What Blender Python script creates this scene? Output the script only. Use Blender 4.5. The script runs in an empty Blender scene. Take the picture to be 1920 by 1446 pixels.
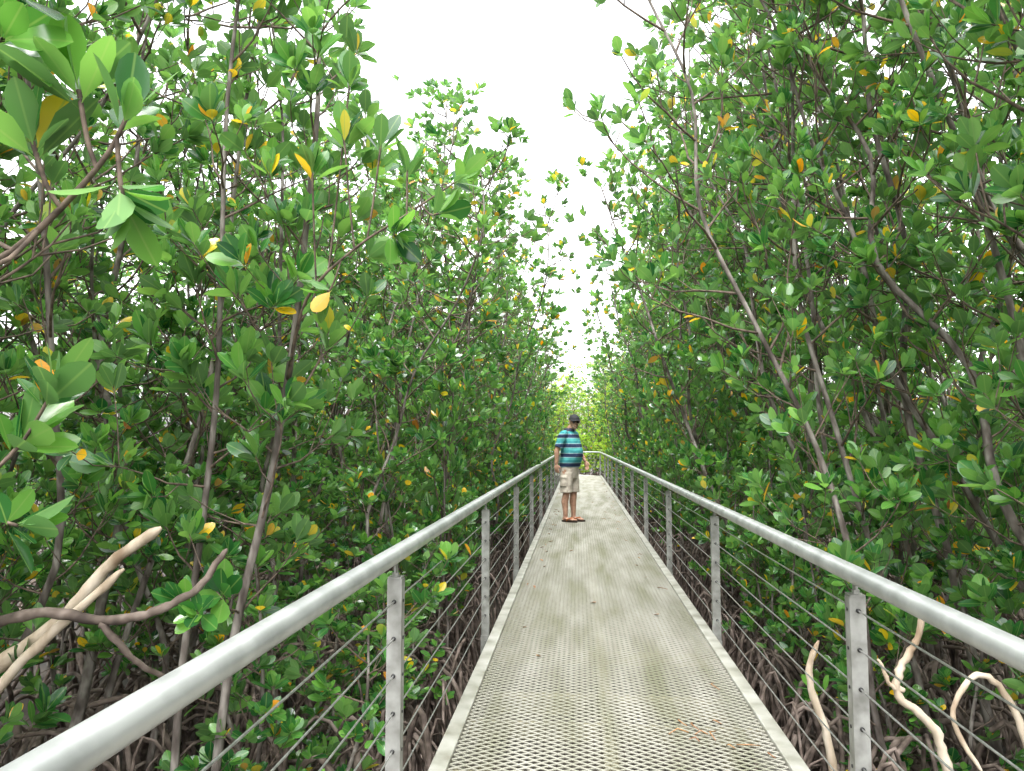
import bpy, math, random
import numpy as np
from mathutils import Vector, Matrix
rnd=random.Random(7)
MUD=-1.0
scene=bpy.context.scene
COL=scene.collection

# ------------------------------------------------------------------ helpers
def mat_new(name):
    m=bpy.data.materials.new(name); m.use_nodes=True
    nt=m.node_tree; b=nt.nodes['Principled BSDF']
    return m,nt,b
def N(nt,t,**k):
    n=nt.nodes.new(t)
    for a,v in k.items(): setattr(n,a,v)
    return n
def ramp(nt,stops,interp='LINEAR'):
    r=N(nt,'ShaderNodeValToRGB'); cr=r.color_ramp; cr.interpolation=interp
    while len(cr.elements)>1: cr.elements.remove(cr.elements[-1])
    cr.elements[0].position=stops[0][0]; cr.elements[0].color=(*stops[0][1],1)
    for p,c in stops[1:]:
        e=cr.elements.new(p); e.color=(*c,1)
    return r
def noise_mat(name,c1,c2,scale=8,rough=0.8,metal=0,bump=0.2,stretch=(1,1,1),detail=2,c3=None,world=False):
    m,nt,b=mat_new(name)
    mp=N(nt,'ShaderNodeMapping'); mp.inputs['Scale'].default_value=stretch
    if world:
        g=N(nt,'ShaderNodeNewGeometry'); nt.links.new(g.outputs['Position'],mp.inputs['Vector'])
    else:
        tc=N(nt,'ShaderNodeTexCoord'); nt.links.new(tc.outputs['Object'],mp.inputs['Vector'])
    no=N(nt,'ShaderNodeTexNoise'); no.inputs['Scale'].default_value=scale; no.inputs['Detail'].default_value=detail
    nt.links.new(mp.outputs['Vector'],no.inputs['Vector'])
    st=[(0.35,c1),(0.65,c2)] if c3 is None else [(0.3,c1),(0.5,c2),(0.68,c3)]
    r=ramp(nt,st); nt.links.new(no.outputs['Fac'],r.inputs['Fac'])
    nt.links.new(r.outputs['Color'],b.inputs['Base Color'])
    b.inputs['Roughness'].default_value=rough; b.inputs['Metallic'].default_value=metal
    if bump>0:
        bp=N(nt,'ShaderNodeBump'); bp.inputs['Strength'].default_value=bump; bp.inputs['Distance'].default_value=0.01
        nt.links.new(no.outputs['Fac'],bp.inputs['Height']); nt.links.new(bp.outputs['Normal'],b.inputs['Normal'])
    return m

def leaf_mat(name,dark,mid,light,yellow_at,trans_fac=0.4):
    m,nt,b=mat_new(name)
    g=N(nt,'ShaderNodeNewGeometry'); oi=N(nt,'ShaderNodeObjectInfo')
    ad=N(nt,'ShaderNodeMath',operation='MULTIPLY_ADD'); ad.inputs[1].default_value=7.31
    nt.links.new(oi.outputs['Random'],ad.inputs[0]); nt.links.new(g.outputs['Random Per Island'],ad.inputs[2])
    fr=N(nt,'ShaderNodeMath',operation='FRACT'); nt.links.new(ad.outputs[0],fr.inputs[0])
    y=yellow_at
    r=ramp(nt,[(0,dark),(0.45,mid),(y-0.06,light),(y-0.004,light),(y,(0.60,0.50,0.03)),(y+0.022,(0.80,0.48,0.02)),(0.9955,(0.75,0.30,0.02)),(0.998,(0.26,0.09,0.03))])
    nt.links.new(fr.outputs[0],r.inputs['Fac'])
    at=N(nt,'ShaderNodeAttribute',attribute_name='luv')
    sp=N(nt,'ShaderNodeSeparateXYZ'); nt.links.new(at.outputs['Vector'],sp.inputs[0])
    ab=N(nt,'ShaderNodeMath',operation='ABSOLUTE'); nt.links.new(sp.outputs['X'],ab.inputs[0])
    mr=N(nt,'ShaderNodeMapRange'); mr.inputs['From Min'].default_value=0.03; mr.inputs['From Max'].default_value=0.10
    mr.inputs['To Min'].default_value=0.5; mr.inputs['To Max'].default_value=0.0
    nt.links.new(ab.outputs[0],mr.inputs['Value'])
    mx=N(nt,'ShaderNodeMix',data_type='RGBA'); mx.inputs['B'].default_value=(0.22,0.34,0.09,1)
    nt.links.new(mr.outputs[0],mx.inputs['Factor']); nt.links.new(r.outputs['Color'],mx.inputs['A'])
    mb=N(nt,'ShaderNodeMix',data_type='RGBA'); mb.inputs['B'].default_value=(0.16,0.28,0.08,1)
    mf=N(nt,'ShaderNodeMath',operation='MULTIPLY'); mf.inputs[1].default_value=0.35
    nt.links.new(g.outputs['Backfacing'],mf.inputs[0]); nt.links.new(mf.outputs[0],mb.inputs['Factor'])
    nt.links.new(mx.outputs['Result'],mb.inputs['A'])
    nt.links.new(mb.outputs['Result'],b.inputs['Base Color'])
    rr=N(nt,'ShaderNodeMix',data_type='FLOAT'); rr.inputs['A'].default_value=0.2; rr.inputs['B'].default_value=0.6
    nt.links.new(g.outputs['Backfacing'],rr.inputs['Factor']); nt.links.new(rr.outputs['Result'],b.inputs['Roughness'])
    b.inputs['Specular IOR Level'].default_value=0.85
    tr=N(nt,'ShaderNodeBsdfTranslucent')
    h2=N(nt,'ShaderNodeHueSaturation'); h2.inputs['Hue'].default_value=0.49; h2.inputs['Saturation'].default_value=1.05; h2.inputs['Value'].default_value=2.2
    nt.links.new(mb.outputs['Result'],h2.inputs['Color']); nt.links.new(h2.outputs['Color'],tr.inputs['Color'])
    ms=N(nt,'ShaderNodeMixShader'); ms.inputs[0].default_value=trans_fac
    nt.links.new(b.outputs[0],ms.inputs[1]); nt.links.new(tr.outputs[0],ms.inputs[2])
    nt.links.new(ms.outputs[0],nt.nodes['Material Output'].inputs['Surface'])
    return m

LEAF=leaf_mat('mangrove_leaf',(0.013,0.072,0.022),(0.042,0.165,0.034),(0.14,0.33,0.055),0.962,.34)
LEAFY=leaf_mat('yellow_green_leaf',(0.13,0.25,0.03),(0.24,0.38,0.04),(0.36,0.47,0.06),0.975,0.5)  # lighter, yellower leaf colours, for plants around the far bend
BARK=noise_mat('bark',(0.045,0.034,0.028),(0.13,0.11,0.096),22,0.9,0,0.4,(1,1,0.35),c3=(0.27,0.245,0.22))
TWIG=noise_mat('twig',(0.055,0.038,0.028),(0.17,0.125,0.095),30,0.85,0,0)
ROOT=noise_mat('root_bark',(0.045,0.031,0.025),(0.13,0.098,0.08),14,0.85,0,0.0,c3=(0.24,0.19,0.165))
DEAD=noise_mat('dead_wood',(0.24,0.17,0.11),(0.50,0.41,0.31),12,0.85,0,0.6,(1,1,0.3),4,c3=(0.64,0.56,0.46))
MUDM=noise_mat('mud',(0.018,0.014,0.011),(0.042,0.032,0.025),3.5,0.65,0,0.6,c3=(0.075,0.058,0.046),detail=4)

class MB:
    def __init__(s): s.v=[];s.f=[];s.m=[];s.a=[];s.n=0
    def add(s,verts,faces,mat,attr=None):
        verts=np.asarray(verts,float).reshape(-1,3)
        s.v.append(verts); o=s.n
        s.f.extend([tuple(i+o for i in f) for f in faces]); s.m.extend([mat]*len(faces))
        s.a.append(attr if attr is not None else np.zeros_like(verts)); s.n+=len(verts)
    def mesh(s,name,mats,smooth=True):
        me=bpy.data.meshes.new(name)
        V=np.concatenate(s.v)
        me.from_pydata(V.tolist(),[],s.f)
        for m in mats: me.materials.append(m)
        me.polygons.foreach_set('material_index',s.m)
        if smooth: me.polygons.foreach_set('use_smooth',[True]*len(s.f))
        at=me.attributes.new('luv','FLOAT_VECTOR','POINT')
        at.data.foreach_set('vector',np.concatenate(s.a).astype(np.float32).ravel())
        me.update(); return me
def obj(name,me,parent=None,loc=None,mw=None):
    o=bpy.data.objects.new(name,me); COL.objects.link(o)
    if parent: o.parent=parent
    if loc: o.location=loc
    if mw is not None: o.matrix_world=mw
    return o
def empty(name,loc=(0,0,0)):
    o=bpy.data.objects.new(name,None); COL.objects.link(o); o.location=loc; o.empty_display_size=.2; return o

def tube(mb,pts,radii,sides,mat,cap=True,flat=None):
    P=np.array(pts,float); n=len(P)
    T=np.gradient(P,axis=0); T/= (np.linalg.norm(T,axis=1)[:,None]+1e-9)
    ref=np.array([0,0,1.]) if abs(T[0][2])<0.9 else np.array([1.,0,0])
    u=np.cross(T[0],ref); u/=np.linalg.norm(u)
    V=[]
    for i in range(n):
        u=u-np.dot(u,T[i])*T[i]; u/=np.linalg.norm(u)+1e-9; w=np.cross(T[i],u)
        for k in range(sides):
            a=2*math.pi*k/sides
            V.append(P[i]+radii[i]*(math.cos(a)*u+math.sin(a)*w))
    F=[]
    for i in range(n-1):
        for k in range(sides):
            k2=(k+1)%sides
            F.append((i*sides+k,i*sides+k2,(i+1)*sides+k2,(i+1)*sides+k))
    if cap:
        F.append(tuple(reversed(range(sides)))); F.append(tuple((n-1)*sides+k for k in range(sides)))
    mb.add(V,F,mat)
def box(mb,x0,x1,y0,y1,z0,z1,mat=0):
    V=[(x,y,z) for z in(z0,z1) for y in(y0,y1) for x in(x0,x1)]
    mb.add(V,[(0,2,3,1),(4,5,7,6),(0,1,5,4),(2,6,7,3),(0,4,6,2),(1,3,7,5)],mat)
def smooth_line(pts,n):
    P=[Vector(p) for p in pts]; out=[]
    for i in range(len(P)-1):
        p0=P[max(i-1,0)];p1=P[i];p2=P[i+1];p3=P[min(i+2,len(P)-1)]
        for k in range(n):
            t=k/n
            out.append(0.5*((2*p1)+(p2-p0)*t+(2*p0-5*p1+4*p2-p3)*t*t+(3*p1-p0-3*p2+p3)*t**3))
    out.append(P[-1]); return out

# leaf template
ROWS=[(0.12,0.07),(0.32,0.66),(0.55,1.0),(0.78,0.86),(0.93,0.45)]
LT=[(0,0)]
for t,w in ROWS: LT+=[(-w,t),(0,t),(w,t)]
LT.append((0,1.0)); LT=np.array(LT)
LF=[(0,2,1),(0,3,2)]
for r in range(4):
    a=1+3*r; LF+=[(a,a+1,a+4,a+3),(a+1,a+2,a+5,a+4)]
a=13; LF+=[(a,a+1,16),(a+1,a+2,16)]
def leaves(mb,ros,mat,seed,nleaf=(7,11),L0=0.12):
    rs=np.random.RandomState(seed)
    pos=[];ax=[];ks=[];sc=[]
    for p,a,s in ros:
        n=rs.randint(nleaf[0],nleaf[1]+1)
        for k in range(n):
            pos.append(p);ax.append(a);ks.append((k,n));sc.append(s)
    if not pos: return
    pos=np.array(pos,float);A=np.array(ax,float);A/=np.linalg.norm(A,axis=1)[:,None];ks=np.array(ks,float);sc=np.array(sc)
    n=len(pos)
    ref=np.where(np.abs(A[:,2:3])<0.9,np.array([[0,0,1.]]),np.array([[1.,0,0]]))
    u=np.cross(A,ref);u/=np.linalg.norm(u,axis=1)[:,None];v=np.cross(A,u)
    ph=ks[:,0]*2.4+rs.uniform(-.4,.4,n)
    fr=ks[:,0]/ks[:,1]
    th=np.radians(16+54*fr+rs.uniform(-12,14,n))
    d=np.cos(th)[:,None]*A+np.sin(th)[:,None]*(np.cos(ph)[:,None]*u+np.sin(ph)[:,None]*v)
    d+=rs.normal(0,.10,(n,3)); d[:,2]+=rs.uniform(-.05,.45,n); d/=np.linalg.norm(d,axis=1)[:,None]
    nn=A-np.sum(A*d,1)[:,None]*d+rs.normal(0,.24,(n,3)); nn-=np.sum(nn*d,1)[:,None]*d; nn/=np.linalg.norm(nn,axis=1)[:,None]
    s=np.cross(d,nn)
    L=L0*sc*rs.uniform(.62,1.12,n); W=L*rs.uniform(.20,.27,n)
    cur=rs.uniform(-.02,.16,n)*L; fold=rs.uniform(.0,.35,n)*W
    base=pos-A*(fr*0.035*sc)[:,None]
    t=LT[:,1][None,:,None]; x=LT[:,0][None,:,None]
    V=base[:,None,:]+t*(L[:,None,None]*d[:,None,:])+x*(W[:,None,None]*s[:,None,:])-(t**2)*(cur[:,None,None]*nn[:,None,:])+np.abs(x)*(fold[:,None,None]*nn[:,None,:])
    F=[]
    for i in range(n):
        o=i*17; F.extend([tuple(o+q for q in f) for f in LF])
    at=np.zeros((n,17,3)); at[:,:,0]=LT[:,0]; at[:,:,1]=LT[:,1]
    mb.add(V.reshape(-1,3),F,mat,at.reshape(-1,3))

def rv(r): 
    v=Vector((r.gauss(0,1),r.gauss(0,1),r.gauss(0,1))); return v.normalized()
def branch(mb,ros,p,d,L,r0,rg,ntw,sc=1.0):
    pts=[Vector(p)];d=Vector(d).normalized();n=5
    for i in range(n):
        d=(d+Vector((0,0,.12))+rv(rg)*.22).normalized(); pts.append(pts[-1]+d*L/n)
    rad=[r0*(1-.65*i/n) for i in range(n+1)]
    tube(mb,pts,rad,5,1,False)
    ros.append((pts[-1],d,sc*rg.uniform(.8,1.1)))
    for k in range(ntw):
        i=rg.randint(1,n-1); q=pts[i].lerp(pts[i+1],rg.random()); 
        dd=((pts[i+1]-pts[i]).normalized()*.6+rv(rg)*.75+Vector((0,0,.35))).normalized()
        l=rg.uniform(.12,.34)*min(1,L/.5+.3); m=q+dd*l*.5; d2=(dd+Vector((0,0,.4))+rv(rg)*.2).normalized(); e=m+d2*l*.5
        tube(mb,[q,m,e],[r0*.5,r0*.42,r0*.36],4,1,False)
        ros.append((e,d2,sc*rg.uniform(.7,1.05)))
def stem(mb,ros,pts,r0,r1,nb,zmin,radf,rg,ntw=(2,5),sc=1.0,bias=None):
    P=smooth_line(pts,4); n=len(P)
    tube(mb,P,[r0+(r1-r0)*i/(n-1) for i in range(n)],7,0,True)
    ztop=P[-1].z; az=rg.uniform(0,6.28)
    cand=[i for i in range(n-1) if P[i].z>=zmin]
    for k in range(nb):
        f=(k+rg.random())/nb; i=cand[min(len(cand)-1,int(f*len(cand)))]
        p=P[i].lerp(P[i+1],rg.random()); az+=2.4+rg.uniform(-.5,.5)
        L=radf(p.z,ztop)*rg.uniform(.55,1.2); el=math.radians(rg.uniform(8,55))
        d=Vector((math.cos(az)*math.cos(el),math.sin(az)*math.cos(el),math.sin(el)))
        if bias is not None: d=(d+Vector(bias)*.6).normalized()
        branch(mb,ros,p,d,L,.0085 if L>.5 else .006,rg,rg.randint(*ntw),sc)
    ros.append((P[-1],(P[-1]-P[-2]).normalized(),sc))
def proproots(mb,base,rg,n,h=(.2,1.0),mat=2):
    for k in range(n):
        a=rg.uniform(0,6.28); z=rg.uniform(*h); R=rg.uniform(.25,.85)*(.5+z*.6)
        c=Vector((math.cos(a),math.sin(a),0)); b=Vector(base)
        pts=[b+Vector((0,0,z)),b+c*R*.45+Vector((0,0,z*1.0+.02)),b+c*R*.8+Vector((0,0,z*.65)),b+c*R+Vector((0,0,z*.25)),b+c*R*1.05+Vector((0,0,-.08))]
        P=smooth_line(pts,3); r=rg.uniform(.009,.02)
        tube(mb,P,[r]*len(P),6,mat,False)

def make_tree(seed,H=7.2,nst=4,nb=33,leafm=None,spread=.6):
    rg=random.Random(seed); mb=MB(); ros=[]
    a0=rg.uniform(0,6.28)
    for s in range(nst):
        a=a0+6.283*s/nst+rg.uniform(-.5,.5); b=Vector((math.cos(a),math.sin(a),0))*rg.uniform(.25,spread)
        h=H*rg.uniform(.70,.97) if s else H
        lean=Vector((rg.gauss(0,.05),rg.gauss(0,.05),0))
        pts=[b+Vector((0,0,-.05))]; w=Vector((0,0,0))
        for k in range(1,9):
            w+=Vector((rg.gauss(0,.11),rg.gauss(0,.11),0)); pts.append(b+b*k*.06+w+lean*h*k/8+Vector((0,0,h*k/8)))
        def radf(z,zt):
            if z<2.0: return .42
            return .44+.38*max(0,math.sin(min(1,(z-2.0)/(zt-2.0))*math.pi))**.7 if z<zt*.97 else .32
        stem(mb,ros,pts,rg.uniform(.018,.034),.006,nb,.75,radf,rg)
        proproots(mb,b,rg,5)
    leaves(mb,ros,3,seed)
    return mb.mesh('mangrove_tree_mesh_%d'%seed,[BARK,TWIG,ROOT,leafm or LEAF])
def make_shrub(seed,H=2.6,leafm=None):
    rg=random.Random(seed); mb=MB(); ros=[]
    for s in range(3):
        a=rg.uniform(0,6.28); b=Vector((math.cos(a),math.sin(a),0))*.12
        h=H*rg.uniform(.65,1)
        pts=[b+Vector((0,0,-.05))]
        for k in range(1,5): pts.append(b+b*k*.5+Vector((rg.gauss(0,.04),rg.gauss(0,.04),h*k/4)))
        stem(mb,ros,pts,rg.uniform(.014,.02),.006,13,.55,lambda z,zt:.34,rg,(1,4))
        proproots(mb,b,rg,4,(.15,.6))
    leaves(mb,ros,3,seed)
    return mb.mesh('mangrove_shrub_mesh_%d'%seed,[BARK,TWIG,ROOT,leafm or LEAF])
TREES=[make_tree(100+i) for i in range(6)]
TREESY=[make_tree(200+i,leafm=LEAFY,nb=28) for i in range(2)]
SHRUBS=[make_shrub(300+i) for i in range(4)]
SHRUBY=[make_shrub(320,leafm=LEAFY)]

# ------------------------------------------------------------------ ground
mb=MB()
xs=np.concatenate([np.linspace(-150,-14,8),np.linspace(-12,12,60),np.linspace(14,150,8)])
ys=np.concatenate([np.linspace(-60,-6,5),np.linspace(-4,50,120),np.linspace(54,200,8)])
rs=np.random.RandomState(3)
V=[];F=[]
for j,y in enumerate(ys):
    for i,x in enumerate(xs):
        V.append((x,y,MUD+.05*math.sin(x*1.7+y*.6)+.04*math.sin(y*2.3-x)+rs.uniform(-.03,.03)))
nX=len(xs)
for j in range(len(ys)-1):
    for i in range(nX-1): F.append((j*nX+i,j*nX+i+1,(j+1)*nX+i+1,(j+1)*nX+i))
mb.add(V,F,0); obj('mud_ground',mb.mesh('mud_ground',[MUDM]))

# ------------------------------------------------------------------ boardwalk
XL,XR=-0.56,0.865
BEND=28.2; ANG=math.radians(48)
def metal(name,c1,c2,rough,met,scale=6,bump=.05,c3=None,**k): return noise_mat(name,c1,c2,scale,rough,met,bump,c3=c3,**k)
ALU=metal('aluminium_rail',(0.42,0.43,0.43),(0.60,0.61,0.61),.36,.6,9,.08,detail=5,world=True)
POST=metal('aluminium_post',(0.22,0.22,0.20),(0.40,0.40,0.38),.5,.45,14,.15,detail=4)
KERB=metal('deck_edge_metal',(0.27,0.26,0.21),(0.44,0.43,0.38),.5,.3,7,.1,c3=(0.54,0.53,0.49),detail=5,world=True)
MESHM=metal('deck_mesh_metal',(0.235,0.235,0.16),(0.33,0.32,0.265),.42,.4,2.4,0,c3=(0.42,0.405,0.355),stretch=(2.4,.35,1),detail=4,world=True)
BEAM=metal('deck_beam_metal',(0.10,0.09,0.06),(0.25,0.225,0.14),.7,.1,5,.1)
WIRE=metal('wire_rope',(0.35,0.35,0.34),(0.55,0.55,0.54),.35,.8,60,.1)
DARK,_,b_=mat_new('rubber_grommet'); b_.inputs['Base Color'].default_value=(.02,.02,.02,1)
board=empty('boardwalk')
PIT=1.2
def panel_mesh():
    mb=MB(); h=.025; w=.0052; lx=.0305; x0=XL+.036; x1=XR-.036
    nx=int(round((x1-x0)/lx)); lx=(x1-x0)/nx
    X=x0+np.arange(nx+1)*lx
    nr2=52
    h=PIT/nr2
    for j in range(nr2):
        yb=np.array([(j*h+w/2) if (i+j)%2==0 else ((j+1)*h-w/2) for i in range(nx+1)])
        V=[]
        for i in range(nx+1):
            V+= [(X[i],yb[i]-w/2,-.0045),(X[i],yb[i]-w/2,-.0006),(X[i],yb[i]+w/2,.0014),(X[i],yb[i]+w/2,-.0025)]
        F=[]
        for i in range(nx):
            a=i*4;c=a+4
            F+=[(a,c,c+1,a+1),(a+1,c+1,c+2,a+2),(a+2,c+2,c+3,a+3)]
        mb.add(V,F,0)
    return mb.mesh('deck_mesh_panel',[MESHM],False)
PM=panel_mesh()
seg2=Matrix.Translation((XL,BEND,0))@Matrix.Rotation(ANG,4,'Z')@Matrix.Translation((-XL,0,0))
y0=-3.0; npan=26
for k in range(npan): obj('deck_panel_%d'%k,PM,board,(0,y0+k*PIT,0))
for k in range(8):
    o=obj('deck_panel_far_%d'%k,PM,board); o.matrix_world=seg2@Matrix.Translation((0,k*PIT+.9,0))
def frame(mb,ya,yb,M=None):
    s=MB()
    box(s,XL-.035,XL+.035,ya,yb,-.20,.016,0); box(s,XR-.035,XR+.035,ya,yb,-.20,.016,0)
    box(s,.10,.16,ya,yb,-.16,-.012,1)
    yy=ya
    k=0
    while yy<yb:
        if k%3==2:
            box(s,XL+.036,.099,yy-.03,yy+.03,-.10,-.008,1); box(s,.161,XR-.036,yy-.03,yy+.03,-.10,-.008,1)
        box(s,XL+.036,.099,yy+.57,yy+.60,-.10,-.02,1); box(s,.161,XR-.036,yy+.57,yy+.60,-.10,-.02,1)
        if k%3==0:
            for xx in(XL,XR): tube(s,[(xx,yy+.3,-.201),(xx,yy+.3,MUD-.1)],[.05,.05],10,1)
            box(s,XL-.05,XR+.05,yy+.25,yy+.35,-.30,-.202,1)
        yy+=PIT;k+=1
    for v in s.v:
        if M is not None:
            A=np.array(M)[:3,:3];t=np.array(M)[:3,3]; v[:]=v@A.T+t
    base=mb.n
    for v,a in zip(s.v,s.a): mb.v.append(v);mb.a.append(a)
    mb.f+= [tuple(i+base for i in f) for f in s.f]; mb.m+=s.m; mb.n+=s.n
mb=MB(); frame(mb,y0,BEND)
o=obj('deck_frame',mb.mesh('deck_frame',[KERB,BEAM],False),board)
bv=o.modifiers.new('b','BEVEL'); bv.width=.004; bv.segments=2; bv.limit_method='ANGLE'
mb=MB(); frame(mb,.9,10.5,seg2)
obj('deck_frame_far',mb.mesh('deck_frame_far',[KERB,BEAM],False),board)
mb=MB(); c=seg2@Vector((XR,.88,0)); c0=seg2@Vector((XL,.88,0))
mb.add([(XL,BEND+.01,.0),(XR,BEND+.01,.0),tuple(c),tuple(c0)],[(0,1,2,3)],0)
obj('bend_plate',mb.mesh('bend_plate',[KERB],False),board)

def rail(side,zr,xr,px,name,turn):
    e=empty(name)
    out=-1 if side<0 else 1
    P=[(xr,-3,zr),(xr,turn[0][1],zr)]+[(t[0],t[1],zr) for t in turn[1:]]
    pts=[Vector(P[0])]
    for y in np.arange(0,turn[0][1]-.3,2.6): pts.append(Vector((xr,y,zr)))
    pts.append(Vector(P[1])+Vector((0,-.25,0)))
    nxt=(Vector(P[2])-Vector(P[1])).normalized()
    pts.append(Vector(P[1])+Vector((0,-.06,0))+nxt*.06); pts.append(Vector(P[1])+nxt*.25)
    for q in P[2:]: pts.append(Vector(q))
    mb=MB(); tube(mb,pts,[.0305]*len(pts),20,0); obj('top_rail',mb.mesh('top_rail',[ALU]),e)
    mb=MB()
    for y in (2.62+5.15*.5+.2,2.62+5.15*1.5+.2,18,25): tube(mb,[(xr,y,zr),(xr,y+.012,zr)],[.032]*2,20,0)
    obj('rail_joint',mb.mesh('rail_joint',[POST]),e)
    mb=MB(); wr=MB(); gr=MB()
    locs=[(Vector((px,2.60+2.56*k,0)),0) for k in range(-2,10)]+[(Vector((xr,turn[0][1],0)),0)]
    d=(Vector((P[2][0],P[2][1],0))-Vector((P[1][0],P[1][1],0)))
    L=d.length; dn=d.normalized(); a=math.atan2(dn.y,dn.x)-math.pi/2
    k=1
    while k*2.2<L: locs.append((Vector((P[1][0],P[1][1],0))+dn*k*2.2,a)); k+=1
    zt=zr-.082
    CZ=[.105+.127*i for i in range(6)]
    for p,an in locs:
        s=MB()
        box(s,-.026,.026,-.016,-.010,-.22,zt,0)
        box(s,-.026,-.020,-.0095,.03,-.22,zt-.002,0); box(s,.020,.026,-.0095,.03,-.22,zt-.002,0)
        box(s,-.024,.024,-.020,.031,zt+.001,zt+.006,0)
        box(s,-.004,.004,-.012,.018,zt+.0065,zr-.03,0)
        tube(s,[(0,.0,zt+.0065),(0,.0,zt+.02)],[.013,.013],8,0)
        box(s,-.030,.030,-.0225,-.0165,-.19,-.03,0)
        for z in(-.07,-.15): tube(s,[(0,-.023,z),(0,-.031,z)],[.009,.009],6,0)
        c_,s_=math.cos(an),math.sin(an); R=np.array([[c_,-s_,0],[s_,c_,0],[0,0,1]])
        base=mb.n
        for v,at in zip(s.v,s.a): mb.v.append(v@R.T+np.array(p)); mb.a.append(at)
        mb.f+=[tuple(i+base for i in f) for f in s.f]; mb.m+=s.m; mb.n+=s.n
        for z in CZ:
            q=np.array(p); t=R@np.array([0,1,0])
            tube(gr,[q-t*.0225+[0,0,z],q-t*.0165+[0,0,z]],[.0075]*2,8,0)
            xx=R@np.array([1,0,0])
            tube(gr,[q+xx*(-out)*.0262+t*.008+[0,0,z],q+xx*(-out)*.0285+t*.008+[0,0,z]],[.006]*2,8,0)
    o=obj('posts',mb.mesh('posts',[POST],False),e)
    obj('grommets',gr.mesh('grommets',[DARK]),e)
    for z in CZ:
        wp=[Vector((px,-3,z))]
        for k in range(-2,10):
            y=2.60+2.56*k
            wp.append(Vector((px,y,z)))
            if k<9: wp.append(Vector((px,y+1.28,z-.004)))
        wp.append(Vector((xr,turn[0][1],z))); wp.append(Vector((P[2][0],P[2][1],z)))
        tube(wr,wp,[.0032]*len(wp),6,0)
    obj('wire_ropes',wr.mesh('wire_ropes',[WIRE]),e)
    return e
eR=seg2@Vector((XR+.06,10.5,0)); eL=seg2@Vector((XL-.06,10.5,0))
rail(-1,.900,-.648,-.645,'handrail',[(0,BEND-.2),(eL.x,eL.y)])
rail(1,.868,.893,.922,'handrail',[(0,BEND+1.9),(eR.x,eR.y)])

# ------------------------------------------------------------------ vegetation placement
def pathdist(x,y):
    if y<BEND: return max(0,abs(x-.15)-.72)
    q=seg2.inverted()@Vector((x,y,0))
    d1=max(0,abs(q.x-.15)-.72)
    if q.y<0: d1=math.hypot(d1,q.y)
    if q.y>14: d1=9
    d2=max(0,abs(x-.15)-.72)+max(0,y-BEND-2)
    return min(d1,d2)
def put(name,meshes,x,y,tilt,sc,tilty=0,z=MUD):
    me=meshes[rnd.randrange(len(meshes))]
    M=Matrix.Translation((x,y,z))@Matrix.Rotation(tilt,4,'Y')@Matrix.Rotation(tilty,4,'X')@Matrix.Rotation(rnd.uniform(0,6.28),4,'Z')@Matrix.Diagonal((sc[0],sc[0],sc[1],1))
    return obj(name,me,None,None,M)
D=math.radians
cnt=0
for side in(-1,1):
    for row,(off,sp) in enumerate([(1.35,1.3),(2.65,1.9),(4.4,2.8),(7.0,4.4)]):
        y=-1.0+rnd.random()
        while y<43:
            x0=(-.6 if side<0 else .9)+side*(off+rnd.uniform(-.2,.2))
            yy=y+rnd.uniform(-.2,.2); y+=sp*rnd.uniform(.8,1.2)
            far=min(1,max(0,(yy-13)/15))
            if side<0:
                tilt=D(rnd.uniform(-1,3)); 
                if yy<8.4 and row<1: x0-=.75
                h=rnd.uniform(.88,1.02)-.20*far
                if 4<yy<7.8: h*=.86
            else:
                tilt=-D(rnd.uniform(5,10)) if row==0 else -D(rnd.uniform(8,16)) if row==1 else -D(rnd.uniform(0,10)); h=rnd.uniform(.98,1.14)-.28*far
                if yy>12 and row==0: tilt*=.65
                if row==0: x0+=.14
            if row>=2: h*=1.02
            if yy<2.2 and row<1: continue
            if pathdist(x0,yy)<1.0: continue
            if yy>BEND and pathdist(x0,yy)<1.6: continue
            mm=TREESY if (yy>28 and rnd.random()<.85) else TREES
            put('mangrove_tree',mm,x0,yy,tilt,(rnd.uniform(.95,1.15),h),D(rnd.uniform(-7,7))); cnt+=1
    y=2.0
    while y<BEND+1:
        x0=(-.6 if side<0 else .9)+side*rnd.uniform(.55,1.05)
        if side<0 and y<3.0: x0-=1.3
        if not (side>0 and y<3.4):
            put('mangrove_shrub',SHRUBS,x0,y,D(rnd.uniform(-4,4)),(rnd.uniform(.75,.95),(rnd.uniform(.7,1.35) if y>6 else rnd.uniform(.5,.75))))
        y+=rnd.uniform(.75,1.2)
    # undergrowth further in
    y=3.0
    while y<20:
        put('mangrove_shrub',SHRUBS,(-.6 if side<0 else .9)+side*rnd.uniform(2.6,6.5),y,0,(1.3,rnd.uniform(.8,1.4))); y+=rnd.uniform(.5,.8)
for k in range(38):
    x=rnd.uniform(-8,7); yy=rnd.uniform(34,48)
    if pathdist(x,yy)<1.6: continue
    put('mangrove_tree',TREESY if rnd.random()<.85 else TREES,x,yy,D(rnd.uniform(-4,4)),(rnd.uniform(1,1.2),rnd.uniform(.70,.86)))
for k in range(26):
    x=rnd.uniform(-4,4); yy=rnd.uniform(30,36)
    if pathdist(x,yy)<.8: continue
    put('mangrove_shrub',SHRUBY,x,yy,0,(1.2,rnd.uniform(.9,1.4)))

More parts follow.
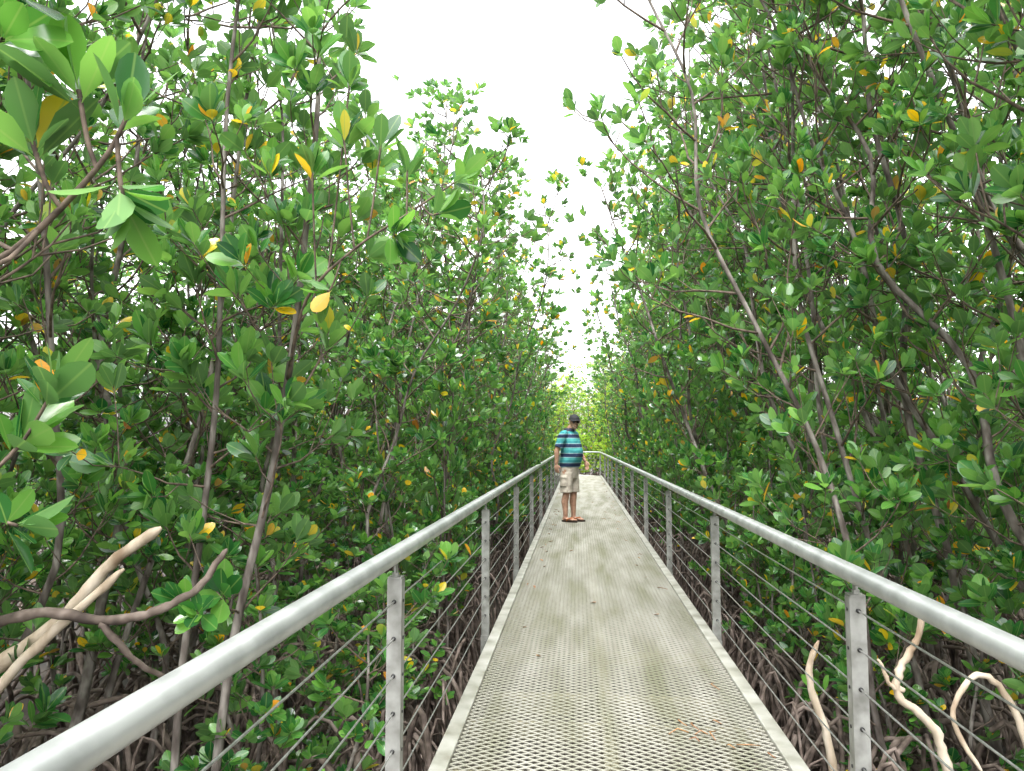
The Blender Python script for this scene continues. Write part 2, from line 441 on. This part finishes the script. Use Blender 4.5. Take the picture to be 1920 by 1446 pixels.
def near_tree(name,stems,seed,extra=(),roots=None,sc=1.1):
    rg=random.Random(seed); mb=MB(); ros=[]
    for pts,r0,r1,nb,zmin,rad in stems:
        stem(mb,ros,pts,r0,r1,nb,zmin,(lambda z,zt,rad=rad:rad),rg,(1,4),sc)
    for pts,r0,tips in extra:
        P=smooth_line(pts,4); n=len(P)
        tube(mb,P,[r0*(1-.6*i/(n-1)) for i in range(n)],6,1,True)
        ros.append((P[-1],(P[-1]-P[-3]).normalized(),1.15))
        for (i,q,s) in tips:
            a=P[min(n-1,int(i*(n-1)))]; q=Vector(q); m=a.lerp(q,.5)+Vector((0,0,-.02)); 
            tube(mb,smooth_line([a,m,q],3),[r0*.5]*7,5,1,False)
            ros.append((q,((q-m).normalized()+Vector((0,0,.4))).normalized(),s*.95))
    if roots:
        for b in roots: proproots(mb,b,rg,7)
    leaves(mb,ros,3,seed,(8,12))
    return obj(name,mb.mesh(name+'_mesh%d'%seed,[BARK,TWIG,ROOT,LEAF]))
near_tree('mangrove_tree',[
  ([(-1.62,3.1,-1.05),(-1.5,3.0,-.2),(-1.42,3,.5),(-1.29,3,1.1),(-1.20,3,1.7),(-1.15,3,2.25),(-1.13,3.05,2.8),(-1.16,3.1,3.4),(-1.2,3.2,4.3)],.022,.008,28,.5,.42),
  ([(-1.62,2.9,-1.05),(-1.6,2.9,.2),(-1.58,3,.9),(-1.53,3,1.5),(-1.5,2.95,2.1),(-1.52,3,2.8),(-1.45,3,3.6)],.018,.007,24,.7,.42),
 ],901,
 extra=[([(-1.22,3,1.55),(-1.05,2.75,1.85),(-.83,2.65,2.02),(-.62,2.6,2.13),(-.42,2.6,2.26)],.008,
   [(.35,(-.98,2.6,2.3),1.25),(.5,(-.86,2.6,2.42),1.3),(.6,(-.72,2.6,2.4),1.3),(.75,(-.62,2.6,2.3),1.2),(.85,(-.5,2.6,2.13),1.2),(.45,(-.95,2.7,1.86),1.1),(.7,(-.66,2.6,2.05),1.1),(.4,(-.86,2.65,2.66),1.1)])],
 roots=[(-1.62,3.1,-1.05)])
near_tree('mangrove_tree',[
  ([(-2.1,1.5,-1.05),(-2.0,1.5,0),(-1.95,1.5,1.0),(-1.85,1.5,1.9),(-1.75,1.55,2.8)],.03,.012,20,1.1,.48)],902,
 extra=[([(-1.95,1.5,1.15),(-1.45,1.42,1.55),(-1.12,1.35,1.68),(-.93,1.32,1.83),(-.86,1.3,1.92)],.010,
   [(.5,(-1.22,1.35,1.78),1.3),(.65,(-1.05,1.3,1.88),1.35),(.8,(-.96,1.3,1.98),1.35),(.9,(-.87,1.32,1.76),1.25),(.6,(-1.1,1.25,1.62),1.1)]),
  ([(-1.9,1.5,1.6),(-1.5,1.4,1.95),(-1.2,1.3,2.1),(-1.02,1.25,2.16)],.009,
   [(.6,(-1.25,1.25,2.2),1.3),(.8,(-1.08,1.25,2.06),1.3)]),
  ([(-1.95,1.5,.6),(-1.6,1.5,.95),(-1.35,1.5,1.15),(-1.2,1.5,1.3)],.008,
   [(.5,(-1.4,1.45,1.28),1.2),(.8,(-1.2,1.5,1.12),1.2),(.9,(-1.1,1.45,1.4),1.2)])],
 roots=[(-2.1,1.5,-1.05)])
near_tree('mangrove_tree',[
  ([(2.55,2.9,-1.05),(2.4,2.9,0),(2.25,2.9,1.0),(2.05,2.9,1.9),(1.75,2.95,2.8),(1.4,3,3.8)],.028,.010,34,.6,.55),
  ([(2.7,2.6,-1.05),(2.5,2.5,.4),(2.1,2.4,1.5),(1.75,2.4,2.3),(1.5,2.4,3.0)],.020,.009,26,.7,.45)],903,roots=[(2.55,2.9,-1.05),(2.1,2.9,-1.05),(1.8,3.3,-1.05)],sc=1.05)

# root tangle on the mud
mb=MB(); rg=random.Random(11)
for k in range(2400):
    side=rg.choice((-1,1)); y=rg.uniform(.5,28) if rg.random()<.5 else rg.uniform(1,8)
    x=(-.75 if side<0 else 1.0)+side*abs(rg.gauss(0,1.5)); a=rg.uniform(0,6.28); R=rg.uniform(.25,.8); h=rg.uniform(.15,.95)
    c=Vector((math.cos(a),math.sin(a),0))
    if y>BEND-1: continue
    e=Vector((x,y,0))+c*R
    if XL-.15<e.x<XR+.15: continue
    p0=Vector((x,y,MUD-.05)); j=rv(rg)*.08
    P=smooth_line([p0,p0+c*R*.1+Vector((0,0,h*.6))+j,p0+c*R*.4+Vector((0,0,h)),p0+c*R*.8+Vector((0,0,h*.7)),p0+c*R+Vector((0,0,0))],3)
    r=rg.uniform(.006,.019); tube(mb,P,[r]*len(P),5,0,False)
obj('mangrove_roots',mb.mesh('mangrove_roots',[ROOT]))

# dead branches
def deadbranch(lines,seed=1,mat=None):
    mb=MB(); rg=random.Random(seed)
    for pts,r0,r1 in lines:
        P=smooth_line(pts,7); n=len(P)
        P=[p+rv(rg)*.004 for p in P]
        R=[(r0+(r1-r0)*i/(n-1))*rg.uniform(.88,1.12) for i in range(n)]; R[0]*=.35; R[1]*=.8
        tube(mb,P,R,9,0)
    return obj('dead_branch',mb.mesh('dead_branch_mesh',[mat or DEAD]))
deadbranch([([(1.22,2.8,.70),(1.20,2.8,.60),(1.14,2.8,.50),(1.13,2.8,.40),(1.24,2.8,.30),(1.28,2.8,.17),(1.34,2.8,-.03),(1.42,2.85,-.4),(1.5,3.0,-1.05)],.010,.022),
            ([(1.15,2.8,.42),(1.10,2.8,.44),(1.07,2.82,.52)],.012,.005),
            ([(1.45,2.9,.1),(1.38,2.95,.28),(1.5,3.0,.42),(1.62,3.0,.3),(1.7,3.0,-.1),(1.75,3.1,-1.05)],.008,.016)],1)
deadbranch([([(1.10,3.6,.38),(1.06,3.6,.2),(1.14,3.6,-.1),(1.16,3.6,-.5),(1.1,3.6,-1.05)],.012,.028)],2)
def near(pts,f): return [(x*f,y*f,1.3+(z-1.3)*f) for x,y,z in pts]
deadbranch([(near([(-2.05,3.5,.88),(-2.3,3.5,.70),(-2.55,3.5,.42),(-2.85,3.5,.2),(-3.4,3.5,-.2),(-3.9,3.6,-1.6)],.72),.018,.036),
            (near([(-2.2,3.45,.68),(-2.45,3.4,.45),(-2.8,3.4,.1),(-3.2,3.4,-.4),(-3.5,3.4,-1.6)],.72),.013,.028)],3)
deadbranch([([(-1.22,2.5,.93),(-1.30,2.45,.80),(-1.42,2.4,.73),(-1.62,2.4,.70),(-1.88,2.4,.71),(-2.3,2.4,.5),(-2.6,2.5,-.2),(-2.7,2.5,-1.05)],.010,.026),
            ([(-1.40,2.7,.35),(-1.50,2.45,.55),(-1.60,2.4,.69)],.006,.014)],4,ROOT)

# fallen leaves and twigs on the deck
mb=MB(); rg=random.Random(5)
BR=noise_mat('fallen_leaf',(0.22,0.10,0.05),(0.40,0.22,0.09),5,.6,0,0)
for k in range(70):
    y=rg.uniform(2.6,26)
    x=rg.choice([rg.uniform(.55,.80),rg.uniform(-.5,-.3),rg.uniform(-.5,.8)])
    a=rg.uniform(0,6.28); L=rg.uniform(.03,.08); d=np.array([math.cos(a),math.sin(a),0]); s=np.array([-d[1],d[0],0])
    V=[np.array([x,y,.006])+d*L*t+s*w*L*.2+np.array([0,0,abs(w)*.008+.012*t*t]) for w,t in LT]
    mb.add(V,LF,0)
for k in range(26):
    y=rg.uniform(2.8,3.6) if k<16 else rg.uniform(4,15); x=rg.uniform(.45,.8); a=rg.uniform(0,6.28); l=rg.uniform(.04,.12)
    tube(mb,[(x,y,.008),(x+math.cos(a)*l*.5,y+math.sin(a)*l*.5,.02),(x+math.cos(a+.5)*l,y+math.sin(a+.5)*l,.01)],[.003,.003,.002],5,0)
obj('fallen_leaves',mb.mesh('fallen_leaves',[BR]))

# ------------------------------------------------------------------ man
man=empty('man')
SKIN=noise_mat('skin',(0.38,0.21,0.14),(0.50,0.29,0.20),20,.5,0,.02)
def ellip(mb,c,r,mat=0,M=None,seg=20,rings=12):
    V=[(0,0,1)]
    for i in range(1,rings):
        t=math.pi*i/rings
        for k in range(seg):
            p=2*math.pi*k/seg; V.append((math.sin(t)*math.cos(p),math.sin(t)*math.sin(p),math.cos(t)))
    V.append((0,0,-1)); V=np.array(V)*np.array(r)
    if M is not None: V=V@np.array(M.to_3x3()).T
    V=V+np.array(c); F=[]
    for k in range(seg): F.append((0,1+k,1+(k+1)%seg))
    for i in range(rings-2):
        for k in range(seg):
            a=1+i*seg+k;b=1+i*seg+(k+1)%seg; F.append((a,a+seg,b+seg,b))
    l=len(V)-1;s0=1+(rings-2)*seg
    for k in range(seg): F.append((l,s0+(k+1)%seg,s0+k))
    mb.add(V,F,mat)
def loft(mb,rings,mat=0,seg=28,cap=True):
    V=[];F=[];n=len(rings)
    for (cx,cy,z,rx,ry) in rings:
        for k in range(seg):
            a=2*math.pi*k/seg; ca,sa=math.cos(a),math.sin(a)
            V.append((cx+rx*math.copysign(abs(ca)**.9,ca),cy+ry*math.copysign(abs(sa)**.9,sa),z))
    for i in range(n-1):
        for k in range(seg):
            k2=(k+1)%seg; F.append((i*seg+k,i*seg+k2,(i+1)*seg+k2,(i+1)*seg+k))
    if cap: F.append(tuple(reversed(range(seg)))); F.append(tuple((n-1)*seg+k for k in range(seg)))
    mb.add(V,F,mat)
TOR=[(.0,0,.86,.125,.165),(.015,0,.95,.14,.178),(.045,0,1.06,.165,.182),(.045,0,1.15,.165,.182),(.025,0,1.26,.145,.185),(.005,0,1.35,.125,.19),(-.01,0,1.42,.10,.17),(-.01,0,1.465,.07,.11),(.005,0,1.49,.055,.06)]
hd=Vector((.095,0,1.62)); HR=Matrix.Rotation(D(-50),4,'Z')@Matrix.Rotation(D(8),4,'Y')
def hp(x,y,z): return tuple(hd+HR.to_3x3()@Vector((x,y,z)))
sk=MB()
loft(sk,TOR)
tube(sk,[(-.01,0,1.44),(.02,0,1.50),(.07,0,1.57)],[.066,.058,.056],16,0)
ellip(sk,hp(-.008,0,.028),(.098,.078,.092),M=HR); ellip(sk,hp(.028,0,-.045),(.062,.058,.075),M=HR)
ellip(sk,hp(.065,0,-.088),(.025,.027,.022),M=HR)
ellip(sk,hp(.098,0,-.018),(.018,.014,.026),M=HR); ellip(sk,hp(.093,0,-.062),(.010,.024,.010),M=HR)
for s in(-1,1): ellip(sk,hp(.0,s*.080,-.005),(.018,.010,.032),M=HR)
for s,dx in((-1,-.02),(1,.03)):
    y=s*.095
    tube(sk,[(0,y*.9,.92),(dx*.3,y,.72),(dx*.6+.01,y,.50),(dx*.8+.0,y,.44),(dx-.02,y,.32),(dx-.01,y,.18),(dx-.01,y,.085),(dx-.01,y,.05)],[.098,.086,.062,.056,.058,.042,.036,.038],18,0)
    ellip(sk,(dx-.025,y,.05),(.04,.034,.032)); ellip(sk,(dx+.06,y,.047),(.09,.037,.024)); ellip(sk,(dx+.125,y,.038),(.05,.044,.015))
    for t in range(5):
        tube(sk,[(dx+.14,y+s*(-.030+.016*t),.036),(dx+.185-.011*t,y+s*(-.032+.017*t),.033)],[.0095 if t else .013]*2,8,0)
def arm(sh,el,wr,fd,side):
    sh,el,wr=Vector(sh),Vector(el),Vector(wr)
    tube(sk,smooth_line([sh,sh.lerp(el,.5)+Vector((0,side*.005,0)),el,el.lerp(wr,.35),wr],3),[.058,.056,.054,.051,.049,.046,.043,.044,.043,.040,.034,.029,.027],14,0)
    fd=Vector(fd).normalized(); pn=Vector((0,-side,0)); pn=(pn-pn.dot(fd)*fd).normalized(); ac=fd.cross(pn).normalized()
    if ac.x<0: ac=-ac
    Mx=Matrix((ac,pn,fd)).transposed()
    ellip(sk,wr+fd*.05,(.040,.018,.056),M=Mx)
    for t,(off,ln) in enumerate([(.029,.070),(.010,.079),(-.010,.073),(-.029,.058)]):
        b=wr+fd*.085+ac*off
        p1=b+fd*ln*.42+pn*.006; p2=p1+(fd*.85+pn*.5).normalized()*ln*.33; p3=p2+(fd*.5+pn*.8).normalized()*ln*.27
        tube(sk,[b-fd*.02,b,p1,p2,p3],[.0088,.0088,.0085,.0078,.0065],8,0)
    b=wr+fd*.03+ac*.030; p1=b+(fd*.7+ac*.6+pn*.2).normalized()*.036; p2=p1+(fd*.95+ac*.15+pn*.3).normalized()*.032
    tube(sk,[b-ac*.012,b,p1,p2],[.012,.012,.0105,.0085],8,0)
arm((-.01,-.20,1.405),(-.09,-.265,1.15),(-.10,-.275,.935),(.12,.0,-1),-1)
arm((-.01,.20,1.405),(.04,.26,1.15),(.18,.235,.97),(.30,-.05,-1),1)
o=obj('body',sk.mesh('man_body',[SKIN]),man)
rm=o.modifiers.new('r','REMESH'); rm.mode='VOXEL'; rm.voxel_size=.0045; rm.use_smooth_shade=True
sm=o.modifiers.new('s','SMOOTH'); sm.iterations=3; sm.factor=.5
SH,nt,b=mat_new('striped_polo'); b.inputs['Roughness'].default_value=.85
tc=N(nt,'ShaderNodeTexCoord'); sp=N(nt,'ShaderNodeSeparateXYZ'); nt.links.new(tc.outputs['Object'],sp.inputs[0])
mu=N(nt,'ShaderNodeMath',operation='MULTIPLY_ADD'); mu.inputs[1].default_value=1/.155; mu.inputs[2].default_value=.25; nt.links.new(sp.outputs['Z'],mu.inputs[0])
fr=N(nt,'ShaderNodeMath',operation='FRACT'); nt.links.new(mu.outputs[0],fr.inputs[0])
r=ramp(nt,[(0,(.015,.03,.08)),(.36,(.30,.45,.50)),(.42,(.04,.27,.29)),(.70,(.07,.38,.37)),(.94,(.30,.45,.50))],'CONSTANT')
nt.links.new(fr.outputs[0],r.inputs['Fac']); nt.links.new(r.outputs['Color'],b.inputs['Base Color'])
sh=MB()
loft(sh,[(cx,cy,z+(.0 if i else .02),rx+.012+(.012 if i<2 else 0),ry+.012+(.008 if i<2 else 0)) for i,(cx,cy,z,rx,ry) in enumerate(TOR[:-1])])
for s,(a,c) in ((-1,((-.01,-.20,1.405),(-.068,-.248,1.20))),(1,((-.01,.20,1.405),(.03,.246,1.20)))):
    a=Vector(a);c=Vector(c); a0=Vector((-.01,s*.10,1.42))
    tube(sh,smooth_line([a0,a,a.lerp(c,.5),c],3),[.055,.062,.067,.070,.070,.070,.070,.071,.072,.073],18,0)
o=obj('polo_shirt',sh.mesh('polo_shirt',[SH]),man)
rm=o.modifiers.new('r','REMESH'); rm.mode='VOXEL'; rm.voxel_size=.006; rm.use_smooth_shade=True
sm=o.modifiers.new('s','SMOOTH'); sm.iterations=4
tx=bpy.data.textures.new('folds','CLOUDS'); tx.noise_scale=.09
dm=o.modifiers.new('d','DISPLACE'); dm.texture=tx; dm.strength=.02; dm.mid_level=.5
NAVY,_,b=mat_new('navy_cloth'); b.inputs['Base Color'].default_value=(.012,.018,.045,1); b.inputs['Roughness'].default_value=.8
cl=MB(); loft(cl,[(-.0,0,1.462,.078,.092),(.006,0,1.49,.066,.070),(.010,0,1.515,.068,.070),(.008,0,1.50,.075,.080),(-.0,0,1.468,.088,.104)],cap=False)
obj('collar',cl.mesh('collar',[NAVY]),man)
KH=noise_mat('khaki_cloth',(0.46,0.40,0.33),(0.58,0.52,0.44),18,.9,0,.15)
st=MB()
loft(st,[(.0,0,.70,.115,.155),(.0,0,.80,.128,.175),(.005,0,.90,.138,.182),(.01,0,.95,.135,.175)])
for s,dx in((-1,-.02),(1,.03)):
    y=s*.098
    loft(st,[(dx*.7,y,.475,.098,.088),(dx*.6,y,.55,.098,.088),(dx*.3,y,.68,.105,.09),(0,y*.9,.80,.11,.09)],seg=22)
    loft(st,[(dx*.5-.01,y+s*.075,.57,.055,.028),(dx*.5-.01,y+s*.078,.58,.062,.032),(dx*.5-.01,y+s*.078,.70,.062,.032),(dx*.5-.01,y+s*.078,.705,.067,.037),(dx*.5-.01,y+s*.076,.74,.067,.035),(dx*.5-.01,y+s*.07,.745,.05,.02)],seg=20)
o=obj('cargo_shorts',st.mesh('cargo_shorts',[KH]),man)
rm=o.modifiers.new('r','REMESH'); rm.mode='VOXEL'; rm.voxel_size=.006; rm.use_smooth_shade=True
dm=o.modifiers.new('d','DISPLACE'); dm.texture=tx; dm.strength=.018; dm.mid_level=.5
BLK,_,b=mat_new('black_cap_cloth'); b.inputs['Base Color'].default_value=(.015,.016,.02,1); b.inputs['Roughness'].default_value=.8
GLS,_,b=mat_new('sunglass_lens'); b.inputs['Base Color'].default_value=(.01,.01,.012,1); b.inputs['Roughness'].default_value=.08
LIP,_,b=mat_new('lips'); b.inputs['Base Color'].default_value=(.28,.10,.08,1)
HAIR,_,b=mat_new('grey_hair'); b.inputs['Base Color'].default_value=(.16,.15,.14,1); b.inputs['Roughness'].default_value=.7
cp=MB(); R3=np.array(HR.to_3x3())
V=[];F=[];seg=28
for i in range(9):
    t=math.pi/2*i/8
    for k in range(seg):
        p=2*math.pi*k/seg; V.append((math.cos(t)*math.cos(p)*.110-.008,math.cos(t)*math.sin(p)*.090,.035+math.sin(t)*.088))
for i in range(8):
    for k in range(seg):
        k2=(k+1)%seg; F.append((i*seg+k,i*seg+k2,(i+1)*seg+k2,(i+1)*seg+k))
V=np.array(V)@R3.T+np.array(hd); cp.add(V,F,0)
V=[];F=[];n=12
for k in range(n+1):
    p=math.radians(-68+136*k/n)
    a_=(math.cos(p)*.108-.008,math.sin(p)*.088,.040); o_=(math.cos(p)*.108+.065*math.cos(p)**.6,math.sin(p)*.088,.036-.018*abs(math.sin(p)))
    for q in(a_,o_): V.append(q)
    for q in(a_,o_): V.append((q[0],q[1],q[2]+.005))
for k in range(n):
    a_=k*4;c_=a_+4
    F+=[(a_,a_+1,c_+1,c_),(a_+2,c_+2,c_+3,a_+3),(a_+1,a_+3,c_+3,c_+1)]
V=np.array(V)@R3.T+np.array(hd); cp.add(V,F,0)
ellip(cp,hp(-.008,0,.123),(.008,.008,.005))
obj('cap',cp.mesh('cap',[BLK]),man)
gl=MB()
for s in(-1,1):
    ellip(gl,hp(.090,s*.034,.002),(.010,.027,.018),M=HR@Matrix.Rotation(s*.3,4,'Z'))
    tube(gl,[hp(.084,s*.062,.012),hp(.04,s*.083,.012),hp(-.005,s*.088,.008)],[.003]*3,6,0)
tube(gl,[hp(.100,-.010,.012),hp(.104,0,.014),hp(.100,.010,.012)],[.003]*3,6,0)
obj('sunglasses',gl.mesh('sunglasses',[GLS]),man)
mm=MB(); tube(mm,[hp(.088,-.022,-.064),hp(.1025,0,-.061),hp(.088,.022,-.064)],[.002,.0035,.002],6,0); obj('mouth',mm.mesh('mouth',[LIP]),man)
hr=MB(); ellip(hr,hp(-.028,0,.005),(.086,.0795,.062),M=HR); obj('hair',hr.mesh('hair',[HAIR]),man)
SO,_,b=mat_new('sandal_sole'); b.inputs['Base Color'].default_value=(.035,.022,.016,1)
OR,_,b=mat_new('sandal_strap'); b.inputs['Base Color'].default_value=(.42,.12,.03,1)
sd=MB()
for s,dx in((-1,-.02),(1,.03)):
    y=s*.095; V=[];out=[]
    for k in range(24):
        a=2*math.pi*k/24; c,si=math.cos(a),math.sin(a); out.append((dx+.062+.142*c,y+(.042+.009*c)*si))
    V=[(x,yy,.001) for x,yy in out]+[(x,yy,.026) for x,yy in out]
    F=[tuple(reversed(range(24))),tuple(range(24,48))]+[(k,(k+1)%24,24+(k+1)%24,24+k) for k in range(24)]
    sd.add(V,F,0)
    for e in(-1,1): tube(sd,smooth_line([(dx+.145,y-s*.012,.034),(dx+.10,y+e*.022,.066),(dx+.055,y+e*.043,.05),(dx+.03,y+e*.045,.022)],4),[.008]*13,8,1)
obj('sandals',sd.mesh('sandals',[SO,OR],False),man)
man.location=(-.14,12.15,.003); man.rotation_euler=(0,0,D(-26))

# ------------------------------------------------------------------ light / sky
w=bpy.data.worlds.new('World'); scene.world=w; w.use_nodes=True; nt=w.node_tree
bg=nt.nodes['Background']
sky=N(nt,'ShaderNodeTexSky'); sky.sky_type='NISHITA'; sky.sun_disc=False
EL,AZ=D(64),D(190)
sky.sun_elevation=EL; sky.sun_rotation=AZ; sky.dust_density=4; sky.air_density=1.2; sky.ozone_density=1
hs=N(nt,'ShaderNodeHueSaturation'); hs.inputs['Saturation'].default_value=.08; hs.inputs['Value'].default_value=5.2
nt.links.new(sky.outputs[0],hs.inputs['Color']); nt.links.new(hs.outputs[0],bg.inputs['Color'])
bg.inputs['Strength'].default_value=.15
L=bpy.data.lights.new('sun','SUN'); L.energy=1.5; L.angle=D(20); L.color=(1,.97,.92)
so=bpy.data.objects.new('sun',L); COL.objects.link(so)
dirv=Vector((math.sin(AZ)*math.cos(EL),math.cos(AZ)*math.cos(EL),math.sin(EL)))
so.rotation_euler=dirv.to_track_quat('Z','Y').to_euler()
scene.view_settings.view_transform='Standard'; scene.view_settings.look='None'; scene.view_settings.exposure=0

cam=bpy.data.cameras.new('camera'); co=bpy.data.objects.new('camera',cam); COL.objects.link(co)
cam.sensor_width=36; cam.lens=1380/1920*36; cam.clip_start=.05; cam.clip_end=600
co.location=(0,0,1.3)
co.rotation_euler=(D(90+4.35),0,D(5.1))
scene.camera=co
print('trees',cnt)
